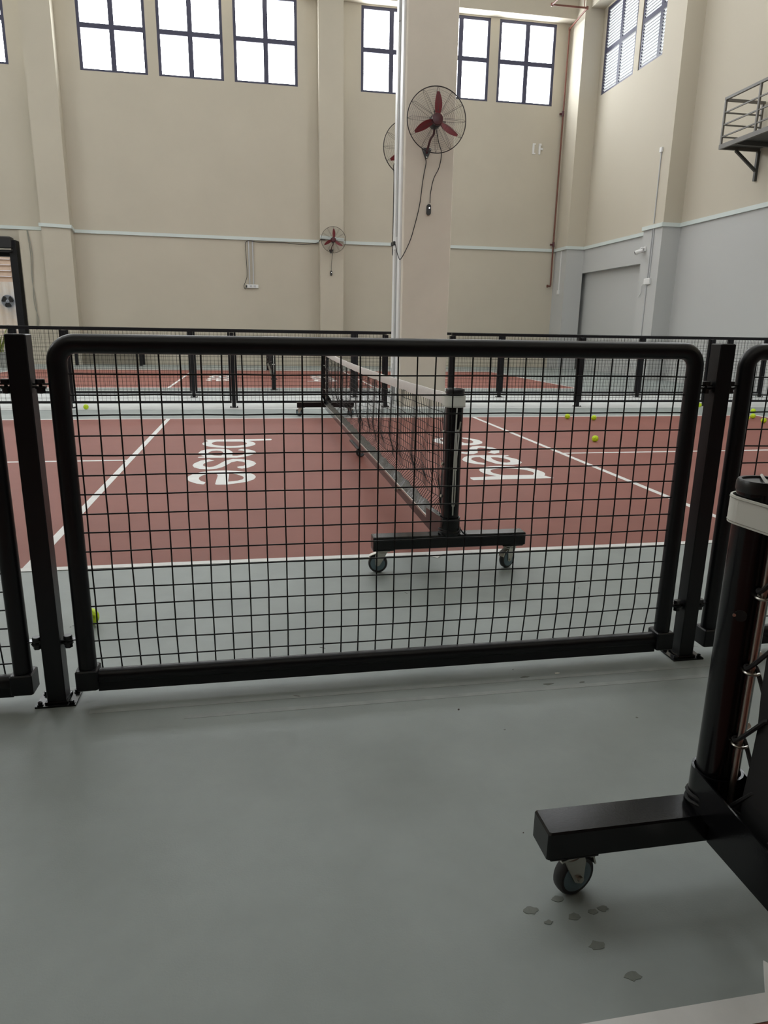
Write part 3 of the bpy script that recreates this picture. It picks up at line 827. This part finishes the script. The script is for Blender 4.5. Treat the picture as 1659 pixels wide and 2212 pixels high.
        if tail: mb.tube(smooth_path([(0.045, yo, 0.225), (0.062, yo - s * 0.002, 0.205), (0.078, yo, 0.198)], 4), 0.004, 6)
        mb.build('tied_rope', 'rope', p, smooth=True)
    # long ground beam
    if not fixed:
        MB().cbox(-0.035, 0.035, 0.041, NL - 0.041, 0.130, 0.192, 0.004).build('long_beam', 'blackgloss', r)
        MB().cbox(-0.040, -0.034, 0.05, NL - 0.05, 0.186, 0.20, 0.001).build('beam_lip', 'steel', r)
        MB().cbox(-0.05, 0.05, NL / 2 - 0.28, NL / 2 + 0.28, 0.108, 0.131, 0.004).build('centre_pad', 'black', r)
        caster(r, 0.0, NL / 2, 0.3, ztop=0.108, brake=False)
        for y in (1.15, NL - 1.15):
            mb = MB(); mb.tube([(-0.062, y, 0.165), (-0.035, y, 0.165)], 0.008, 6); mb.tube([(-0.052, y, 0.165), (-0.049, y, 0.165)], 0.014, 10)
            mb.build('beam_bolt', 'steel', r)
    # net
    ya, yb_ = 0.175, NL - 0.175
    def top(y):
        t = (y - NL / 2) / (NL / 2); return 0.862 + 0.032 * t * t
    def bulge(y, z):
        u = (z - 0.225) / 0.575
        base = 0.045 * math.exp(-((u - 0.12) / 0.16) ** 2) + 0.012 * math.sin(3.1 * u)
        fold = 0.010 * math.sin(y * 7.3) * (1 - u) + 0.006 * math.sin(y * 17.0 + 4 * u)
        return (base + fold) * min(1, (y - ya) * 4, (yb_ - y) * 4) if z > 0.236 else 0.006
    mb = MB(); cell = 0.044
    ny = int((yb_ - ya) / cell)
    zs = [0.265 + k * (0.805 - 0.265) / 12 for k in range(13)]
    def npt(i, k):
        y = ya + (yb_ - ya) * i / ny
        zt_ = top(y) - 0.055
        z = 0.234 + (zt_ - 0.234) * k / 12
        sag = 0.006 * math.sin(i * 0.55)
        return (bulge(y, z), y + 0.008 * math.sin(k * 0.8 + y * 5), z + sag * math.sin(math.pi * k / 12))
    for i in range(ny + 1): mb.tube([npt(i, k) for k in range(13)], 0.0021, 3, cap=False)
    for k in range(13): mb.tube([npt(i, k) for i in range(ny + 1)], 0.0021, 3, cap=False)
    stuff(mb.build('net_mesh', 'netcord', r))
    n = 60
    secs = []
    for i in range(n + 1):
        y = 0.06 + (NL - 0.12) * i / n; z = top(y); w = 0.003 * math.sin(i * 1.3)
        secs.append([(0.007 + w, y, z - 0.058), (0.010 + w, y, z - 0.02), (0.004 + w, y, z), (-0.004 + w, y, z), (-0.010 + w, y, z - 0.02), (-0.007 + w, y, z - 0.058)])
    MB().rings(secs).build('top_tape', 'tape', r, smooth=True)
    secs = []
    n = 160
    rq = random.Random(3)
    for i in range(n + 1):
        y = ya + (yb_ - ya) * i / n; w = 0.0035 * math.sin(i * 0.9) + rq.uniform(-0.0015, 0.0015)
        secs.append([(-0.030 + w * 0.3, y, 0.197), (-0.012 + w, y, 0.216), (0.006 + w, y, 0.238 + w), (0.010 + w, y, 0.236 + w), (-0.004 + w, y, 0.213), (-0.02, y, 0.196)])
    MB().rings(secs).build('bottom_hem', 'vinyl', r, smooth=True)
    return r

n1 = make_net([math.radians(170), math.radians(210), 2.6, 0.4])
n1.location = (0.005, -0.235, 0)
tag(n1, 'portable net on castors standing in the middle of the red court', 'net', 'portable nets')
n2 = make_net([0, 0, 0, 0], fixed=True); n2.location = (-0.60, 10.62, 0)
tag(n2, 'net on fixed black posts seen edge-on far behind the rear fence', 'net')
n3 = make_net([0.6, math.radians(-165), 0.5, 2.9], False)
n3.location = (0.022, -2.354, 0); n3.rotation_euler = (0, 0, math.pi)
tag(n3, 'portable net with black post and white strap at the near right edge', 'net', 'portable nets')

# ------------------------------------------------------------------ balls
def make_ball():
    bm = bmesh.new(); bmesh.ops.create_icosphere(bm, subdivisions=4, radius=0.037)
    hs = []
    for k in range(26):
        z = 1 - 2 * (k + 0.5) / 26; a = k * 2.39996; q = math.sqrt(1 - z * z); hs.append(Vector((q * math.cos(a), q * math.sin(a), z)))
    for v in bm.verts:
        d = v.co.normalized()
        m_ = max(d.dot(h) for h in hs)
        if m_ > 0.992: v.co = d * 0.0315
    me = bpy.data.meshes.new('ball'); bm.to_mesh(me); bm.free()
    me.materials.append(M['ball']); me.polygons.foreach_set('use_smooth', [True] * len(me.polygons))
    return me
bme = make_ball()
for i, (x, y, l) in enumerate([
        (-3.40, 7.25, 'neon yellow ball lying alone by the middle fence, far left'), (3.42, 5.78, 'neon yellow ball left of a pair near the far sideline'), (3.74, 5.61, 'neon yellow ball right of a pair near the far sideline'),
        (2.82, 3.74, 'neon yellow ball alone on red court between kitchen line and centre line'), (6.50, 7.25, 'neon yellow ball under the middle fence beside the right near post'), (6.85, 6.36, 'neon yellow ball farthest back of the cluster at right edge'),
        (6.33, 5.69, 'neon yellow ball in the middle of the cluster at right edge'), (6.08, 5.49, 'neon yellow ball leftmost of the cluster at right edge'), (6.11, 5.18, 'neon yellow ball rightmost and nearest of the cluster at right edge'),
        (-1.645, -0.715, 'neon yellow ball on grey floor half hidden behind the near fence')]):
    o = bpy.data.objects.new('ball', bme); COL.objects.link(o); o.location = (x, y, 0.0372 if y < -0.5 or y > 6.1 else 0.0392); o.rotation_euler = (i * 1.1, i * 0.7, i)
    tag(o, l, 'ball', 'yellow balls on the floor')

# ------------------------------------------------------------------ wall fans
def make_fan(front_blades=0.0):
    # local: faces -Y, hub at the origin, wall plate behind and below
    r = empty('wall_fan'); R = 0.428
    MB().tube([(R * math.cos(2 * math.pi * k / 64), 0, R * math.sin(2 * math.pi * k / 64)) for k in range(64)], 0.0075, 6, closed=True).build('guard_rim', 'guard', r, smooth=True)
    mb = MB()
    def prof(rad, side):
        u = rad / R; return side * (0.075 * math.sqrt(max(0, 1 - u ** 4)) )
    for side in (-1, 1):
        rad = 0.10
        while rad < R - 0.008:
            mb.tube([(rad * math.cos(2 * math.pi * k / 48), prof(rad, side), rad * math.sin(2 * math.pi * k / 48)) for k in range(48)], 0.0011, 3, closed=True)
            rad += 0.0135 if side < 0 else 0.027
        for q in range(12):
            for da in ((-0.035, 0.035) if side < 0 else (0.0,)):
                a = 2 * math.pi * q / 12 + math.pi / 2
                pts = []
                for k in range(8):
                    rad = 0.09 + (R - 0.09) * k / 7; aa = a + da * (1 if k < 7 else 0)
                    pts.append((rad * math.cos(aa), prof(rad, side), rad * math.sin(aa)))
                mb.tube(pts, 0.002, 4, cap=False)
    stuff(mb.build('guard', 'guard', r))
    for k in range(3):
        A = math.radians(82) + 2 * math.pi * k / 3; secs = []
        for t in range(7):
            rad = 0.06 + 0.30 * t / 6; w = 0.045 * math.sin(math.pi * (0.18 + 0.75 * t / 6)) + 0.008; tw = 0.55 - 0.06 * t
            d_ = Vector((math.cos(A + 0.12 * t / 6), 0, math.sin(A + 0.12 * t / 6))); e = Vector((-d_.z, 0, d_.x)) * math.cos(tw) + Vector((0, 1, 0)) * math.sin(tw)
            nn = d_.cross(e) * 0.002
            c = d_ * rad + Vector((0, -0.015, 0))
            secs.append([c + e * w + nn, c - e * w + nn, c - e * w - nn, c + e * w - nn])
        MB().rings(secs).build('blade', 'redblade', r, smooth=True)
    MB().lathe([(0.05, -0.075), (0.075, -0.070), (0.083, -0.045), (0.083, -0.02), (0.05, -0.01)], (0, 0, 0), 'y', 24).build('front_hub', 'motor', r, smooth=True)
    mo = MB().lathe([(0.05, 0.02), (0.085, 0.03), (0.092, 0.06), (0.09, 0.15), (0.07, 0.185), (0.03, 0.19)], (0, 0, 0), 'y', 24).build('motor', 'blackplastic', r, smooth=True)
    mb = MB(); mb.cyl((-0.01, 0.10, 0.08), (-0.01, 0.10, 0.135), 0.006, 8); mb.cyl((-0.01, 0.10, 0.135), (-0.01, 0.10, 0.142), 0.016, 10); mb.build('swing_knob', 'blackplastic', mo)
    mb = MB()
    for s in (-1, 1): mb.bar((s * 0.085, 0.06, 0.0), (s * 0.15, 0.06, -0.004), 0.012, 0.012)
    mb.bar((0.01, 0.06, 0.085), (0.014, 0.06, 0.16), 0.012, 0.012)
    mb.build('guard_bracket', 'motor', mo)
    MB().tube(smooth_path([(0, 0.13, -0.085), (0.0, 0.16, -0.15), (-0.03, 0.22, -0.20), (-0.045, 0.30, -0.30), (-0.05, 0.345, -0.355)], 4), 0.016, 10).build('bracket_arm', 'motor', r, smooth=True)
    w = MB()
    poly = [(-0.125, -0.30), (-0.115, -0.285), (0.015, -0.285), (0.025, -0.30), (-0.030, -0.415), (-0.05, -0.428), (-0.070, -0.415)]
    n = len(poly); vs = [(x, 0.352, z) for x, z in poly] + [(x, 0.369, z) for x, z in poly]
    w.add(vs, [tuple(range(n)), tuple(reversed(range(n, 2 * n)))] + [(i, n + i, n + (i + 1) % n, (i + 1) % n) for i in range(n)])
    wp = w.build('wall_plate', 'blackplastic', r)
    for x, z in ((-0.11, -0.298), (0.01, -0.298), (-0.05, -0.41)): MB().lathe([(0.010, 0.346), (0.008, 0.352)], (x, 0, z), 'y', 8).build('screw', 'steel', wp)
    return r
fan1 = make_fan(); fan1.location = (1.685, 7.10, 4.085)
tag(fan1, 'large black caged wall fan on the front of the pillar', 'fan', 'wall fans')
fan2 = copy_tree(fan1); fan2.location = (1.62, 8.62, 4.06); fan2.rotation_euler = (0, 0, math.pi)
tag(fan2, 'caged wall fan half hidden behind the left edge of the pillar', 'fan', 'wall fans')
fan3 = copy_tree(fan1); fan3.location = (1.535, 19.27, 3.86); fan3.scale = (0.89, 0.89, 0.89); fan3.rotation_euler = (0, 0, 0)
tag(fan3, 'small caged fan with red blades on the back wall pilaster', 'fan', 'wall fans')
def cord(parent, pts, rad=0.006, name='power_cord'):
    inv = Matrix.LocRotScale(parent.location, parent.rotation_euler, parent.scale).inverted()
    return MB().tube([inv @ p for p in smooth_path(pts, 5)], rad / parent.scale[0], 6).build(name, 'rope', parent, smooth=True)
cord(fan1, [(1.60, 7.44, 3.70), (1.632, 7.455, 3.607), (1.605, 7.455, 3.449), (1.582, 7.455, 3.289), (1.566, 7.455, 3.129), (1.541, 7.455, 2.967), (1.494, 7.455, 2.771), (1.429, 7.455, 2.54), (1.347, 7.45, 2.359), (1.275, 7.45, 2.24), (1.265, 7.55, 2.27), (1.255, 7.70, 2.40), (1.25, 7.74, 2.48)])
cord(fan1, [(1.72, 7.25, 4.0), (1.80, 7.38, 3.85), (1.862, 7.455, 3.741), (1.834, 7.455, 3.551), (1.755, 7.455, 3.389), (1.715, 7.455, 3.197), (1.71, 7.455, 3.049)], name='control_cord')
def pull_switch(parent, x, y, z, s=1.0):
    inv = Matrix.LocRotScale(parent.location, parent.rotation_euler, parent.scale).inverted()
    mb = MB(); poly = [(0.032 * math.cos(a), 0.045 * (1 if k < 8 else -1) + 0.032 * math.sin(a)) for k, a in [(k, math.pi * k / 7) if k < 8 else (k, math.pi + math.pi * (k - 8) / 7) for k in range(16)]]
    n = 16; vs = [inv @ Vector((x + p, y, z + q)) for p, q in poly] + [inv @ Vector((x + p, y + 0.035, z + q)) for p, q in poly]
    mb.add(vs, [tuple(range(n)), tuple(reversed(range(n, 2 * n)))] + [(i, n + i, n + (i + 1) % n, (i + 1) % n) for i in range(n)])
    b = mb.build('pull_switch', 'blackplastic', parent)
    MB().lathe([(0.010, -0.004), (0.010, 0.002)], tuple(inv @ Vector((x + 0.006, y, z + 0.022))), 'y', 10).build('indicator', 'led', b)
pull_switch(fan1, 1.69, 7.425, 2.955)
cord(fan2, [(1.60, 8.30, 3.72), (1.36, 8.29, 3.75), (1.285, 8.20, 3.70), (1.285, 8.16, 3.53), (1.282, 8.15, 3.2), (1.282, 8.15, 2.86), (1.275, 8.13, 2.58), (1.27, 8.10, 2.38), (1.262, 8.04, 2.36), (1.25, 7.98, 2.44)])
cord(fan3, [(1.55, 19.55, 3.60), (1.53, 19.56, 3.40), (1.50, 19.56, 3.15), (1.50, 19.56, 2.98)], 0.007, 'control_cord')
pull_switch(fan3, 1.495, 19.55, 2.90)

# trunking and socket on the left face of the pillar
tr = empty('pillar_trunking', (1.31, 7.86, 0))
MB().cbox(-0.032, 0.0, -0.29, -0.12, 0, ZC, 0.003).build('wide_trunking', 'whiteplastic', tr)
MB().cbox(-0.022, 0.0, 0.14, 0.30, 0, 8.0, 0.003).build('narrow_trunking', 'whiteplastic', tr)
MB().cyl((-0.02, 0.0, 0.0), (-0.02, 0.0, ZC), 0.016, 10).build('conduit', 'conduit', tr, smooth=True)
MB().cyl((-0.022, 0.0, 5.55), (-0.022, 0.0, ZC), 0.03, 10).build('conduit_sleeve', 'conduit', tr, smooth=True)
tag(tr, 'white vertical trunking and conduit on the left face of the pillar', 'trunking')
so = empty('pillar_socket', (1.28, 7.83, 2.5))
MB().cbox(-0.03, 0.03, -0.10, 0.10, -0.09, 0.09, 0.005).build('socket_box', 'whiteplastic', so)
for dy in (-0.045, 0.10): MB().cbox(-0.065, -0.03, dy - 0.03, dy + 0.03, -0.03, 0.03, 0.006).build('plug', 'blackplastic', so)
tag(so, 'white socket box with black plugs on the left face of the pillar', 'socket')
sw = empty('pillar_switch', (1.28, 7.92, 0.55))
MB().cbox(-0.025, 0.03, -0.05, 0.05, -0.12, 0.12, 0.005).build('switch_box', 'whiteplastic', sw)
MB().cbox(-0.03, -0.025, -0.02, 0.02, -0.04, 0.04, 0.002).build('switch_rocker', 'conduit', sw)
tag(sw, 'white switch box low on the left face of the pillar', 'switch')

# socket strip on the back wall left of the small fan
ss = empty('wall_socket', (-0.98, 19.99, 2.46))
MB().cbox(-0.18, 0.19, -0.05, 0.0, -0.055, 0.055, 0.005).build('socket_plate', 'whiteplastic', ss)
for x in (-0.04, 0.08): MB().cbox(x - 0.035, x + 0.035, -0.056, -0.05, -0.03, 0.03, 0.002).build('socket_outlet', 'conduit', ss)
for x in (-0.075, 0.045): MB().cbox(x - 0.018, x + 0.018, -0.03, 0.0, 0.055, 1.36, 0.002).build('conduit', 'conduit', ss)
MB().cbox(-0.20, -0.16, -0.085, -0.05, -0.03, 0.025, 0.004).build('plug', 'blackplastic', ss)
MB().tube(smooth_path([(-0.18, -0.07, -0.02), (-0.22, -0.05, -0.09), (-0.26, -0.04, 0.0), (-0.20, -0.03, 0.15), (-0.15, -0.03, 0.35), (-0.16, -0.03, 0.9), (-0.14, -0.03, 1.33), (0.3, -0.05, 1.31), (1.0, -0.05, 1.33), (1.6, -0.05, 1.30), (2.05, -0.05, 1.36), (2.12, -0.36, 1.40), (2.14, -0.41, 1.42), (2.3, -0.41, 1.42)], 5), 0.009, 6).build('power_cord', 'rope', ss, smooth=True)
tag(ss, 'white socket strip with conduits on the back wall left of the small fan', 'socket')

# brown sprinkler pipe in the corner
pp = empty('sprinkler_pipe', (9.04, 19.93, 2.72))
o = Vector((9.04, 19.93, 2.72))
P3 = [(7.9, 17.4, 10.4), (7.83, 18.47, 10.4), (8.92, 18.45, 10.4), (9.03, 19.88, 10.38), (9.03, 19.90, 8.0), (9.03, 19.92, 4.0), (9.04, 19.93, 2.74)]
for a_, b_ in zip(P3[:-1], P3[1:]): MB().cyl(Vector(a_) - o, Vector(b_) - o, 0.026, 10).build('pipe_length', 'brownpipe', pp, smooth=True)
for q in P3[1:4]: MB().lathe([(0.020, -0.045), (0.036, -0.035), (0.036, 0.035), (0.020, 0.045)], tuple(Vector(q) - o), 'z', 12).build('pipe_elbow', 'brownpipe', pp, smooth=True)
for z in (8.0, 4.05): 
    mb = MB(); mb.cyl((-0.01, -0.02, z - 2.80), (-0.01, -0.02, z - 2.64), 0.038, 10); mb.bar((-0.12, 0.0, z - 2.72), (0.03, 0.0, z - 2.72), 0.05, 0.05); mb.build('pipe_clamp', 'motor', pp)
mb = MB(); mb.cyl((0.0, 0, 0.0), (-0.12, -0.01, 0.0), 0.026, 10); mb.cyl((-0.10, -0.01, 0), (-0.13, -0.01, 0), 0.05, 10); mb.build('pipe_end', 'brownpipe', pp, smooth=True)
MB().cyl(Vector((8.83, 18.46, 10.4)) - o, Vector((8.83, 18.46, 12.0)) - o, 0.012, 8).build('hanger_rod', 'brownpipe', pp)
tag(pp, 'thin brown sprinkler pipe running down the corner of the back wall', 'pipe')

# two bare brackets on the back wall
for x, l in ((8.13, 'thin white bracket left of a pair, high on back wall near the pipe'), (8.34, 'wider white bracket right of a pair, high on back wall near the pipe')):
    b = empty('wall_bracket', (x, 20.0, 6.95))
    MB().box(-0.03, 0.03, -0.03, 0.0, -0.16, 0.16).build('bracket_rail', 'whiteplastic', b)
    if x > 8.2: MB().box(0.03, 0.10, -0.05, -0.03, -0.03, 0.03).build('bracket_arm', 'whiteplastic', b); MB().box(-0.02, 0.05, -0.05, -0.03, 0.1, 0.16).build('bracket_lug', 'whiteplastic', b)
    else: MB().box(0.03, 0.07, -0.03, -0.01, 0.12, 0.16).build('bracket_lug', 'whiteplastic', b); MB().box(0.03, 0.07, -0.03, -0.01, -0.16, -0.12).build('bracket_lug', 'whiteplastic', b)
    tag(b, l, 'bracket')

# conduits, boxes and camera on the right column
cc = empty('column_conduit', (9.25, 14.07, 2.53))
MB().cbox(-0.05, 0.0, -0.14, 0.14, -0.075, 0.075, 0.006).build('junction_box', 'whiteplastic', cc)
MB().cyl((-0.015, 0.03, 0.075), (-0.015, 0.03, 1.29), 0.016, 8).build('conduit', 'conduit', cc)
MB().cyl((-0.015, -0.05, 0.075), (-0.015, -0.05, 1.29), 0.016, 8).build('conduit', 'conduit', cc)
MB().cyl((-0.015, 0.04, -2.5), (-0.015, 0.04, -0.075), 0.016, 8).build('conduit', 'conduit', cc)
MB().cyl((-0.015, 0.0, 1.42), (-0.015, 0.0, 3.10), 0.014, 8).build('conduit', 'conduit', cc)
MB().cbox(-0.05, 0.0, -0.05, 0.05, 3.08, 3.20, 0.006).build('end_box', 'whiteplastic', cc)
MB().tube(smooth_path([(-0.03, 0.14, -0.02), (-0.04, 0.24, -0.12), (-0.02, 0.28, -0.28), (-0.03, 0.36, -0.38)], 4), 0.012, 6).build('loose_cable', 'whiteplastic', cc)
tag(cc, 'grey conduits with white junction box on the two-tone column', 'conduit')
cv = empty('security_camera', (9.25, 14.38, 3.36))
MB().cbox(-0.03, 0.0, -0.06, 0.06, -0.06, 0.06, 0.008).build('mount_base', 'whiteplastic', cv)
MB().tube([(-0.03, 0, 0.02), (-0.10, 0.02, 0.03), (-0.12, 0.04, 0.0)], 0.022, 8).build('mount_arm', 'whiteplastic', cv, smooth=True)
hd = MB().tube([(-0.05, 0.0, -0.03), (-0.10, 0.06, -0.05), (-0.20, 0.13, -0.09)], 0.055, 14).build('camera_body', 'whiteplastic', cv, smooth=True)
MB().tube([(-0.20, 0.13, -0.09), (-0.215, 0.14, -0.096)], 0.036, 12).build('lens', 'blackplastic', hd)
tag(cv, 'small white security camera on the two-tone column', 'camera')
cs = empty('corner_switch', (9.145, 19.45, 2.50))
MB().cbox(-0.045, 0.0, -0.06, 0.06, -0.07, 0.07, 0.006).build('switch_box', 'whiteplastic', cs)
MB().cbox(-0.022, 0.0, -0.02, 0.02, 0.07, 1.30, 0.002).build('conduit', 'whiteplastic', cs)
tag(cs, 'white conduit and small switch box on the corner column', 'switch')

# steel balcony on the right wall
bc = empty('steel_balcony', (XR, 11.05, 5.03))
BX, BY = -0.92, -4.2
bar = lambda n, a_, b_, w_=0.045, h_=0.045, m_='balcony': MB().bar(a_, b_, w_, h_).build(n, m_, bc)
bar('edge_beam', (BX, 0.03, 0.0), (BX, BY, 0.0), 0.05, 0.09)
bar('edge_beam', (BX + 0.026, 0, 0.0), (0, 0, 0.0), 0.05, 0.09)
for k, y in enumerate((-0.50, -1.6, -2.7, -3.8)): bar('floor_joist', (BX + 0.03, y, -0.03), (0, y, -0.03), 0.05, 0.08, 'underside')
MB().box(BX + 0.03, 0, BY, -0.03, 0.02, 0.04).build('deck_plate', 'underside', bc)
bar('handrail', (BX, 0.02, 0.91), (BX, BY, 0.91), 0.05, 0.05)
bar('handrail', (BX + 0.026, 0, 0.89), (-0.02, 0, 0.89), 0.05, 0.05)
for k in range(3):
    z = 0.19 + 0.23 * k
    bar('mid_rail', (BX, -0.02, z), (BX, BY, z), 0.026, 0.026)
    bar('mid_rail', (BX + 0.02, 0, z), (-0.06, 0, z), 0.026, 0.026)
for y in (0.0, -1.05, -2.1, -3.15, -4.2): bar('baluster', (BX, y, 0.045), (BX, y, 0.885), 0.04, 0.04)
bar('baluster', (-0.06, 0, 0.045), (-0.06, 0, 0.865), 0.04, 0.04)
for y in (-0.02, -2.0):
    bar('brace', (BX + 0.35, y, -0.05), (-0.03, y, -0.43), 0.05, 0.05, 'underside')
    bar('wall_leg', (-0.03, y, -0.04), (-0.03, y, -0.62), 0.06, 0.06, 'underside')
tag(bc, 'grey steel balcony with rails projecting high on the right wall', 'balcony')

# side table by the back wall
tb = empty('side_table', (-5.35, 19.55, 0))
MB().cbox(-0.98, 0.98, -0.32, 0.32, 0.70, 0.75, 0.005).build('table_top', 'tabletop', tb)
MB().box(-0.93, 0.93, -0.28, -0.25, 0.60, 0.70).build('apron', 'tabletop', tb)
for x in (-0.93, 0.93):
    for y in (-0.27, 0.27): MB().cbox(x - 0.04, x + 0.04, y - 0.04, y + 0.04, 0, 0.70, 0.004).build('leg', 'black', tb)
tag(tb, 'long grey table with black legs against the back wall', 'table')
# hanging cables beside the door
hc = empty('hanging_cable', (-7.42, 19.70, 1.3))
for dx in (0.0, 0.05):
    MB().tube(smooth_path([(dx * 0.3, 0, 2.55), (0.03 + dx, 0, 1.9), (0.0 + dx * 0.5, 0, 1.2), (0.04 - dx, 0, 0.5), (0.02 + dx, 0, 0.0), (-0.02, 0, -0.3)], 5), 0.009, 6).build('cable', 'thread', hc, smooth=True)
tag(hc, 'loose thin cables hanging down beside the door', 'cable')
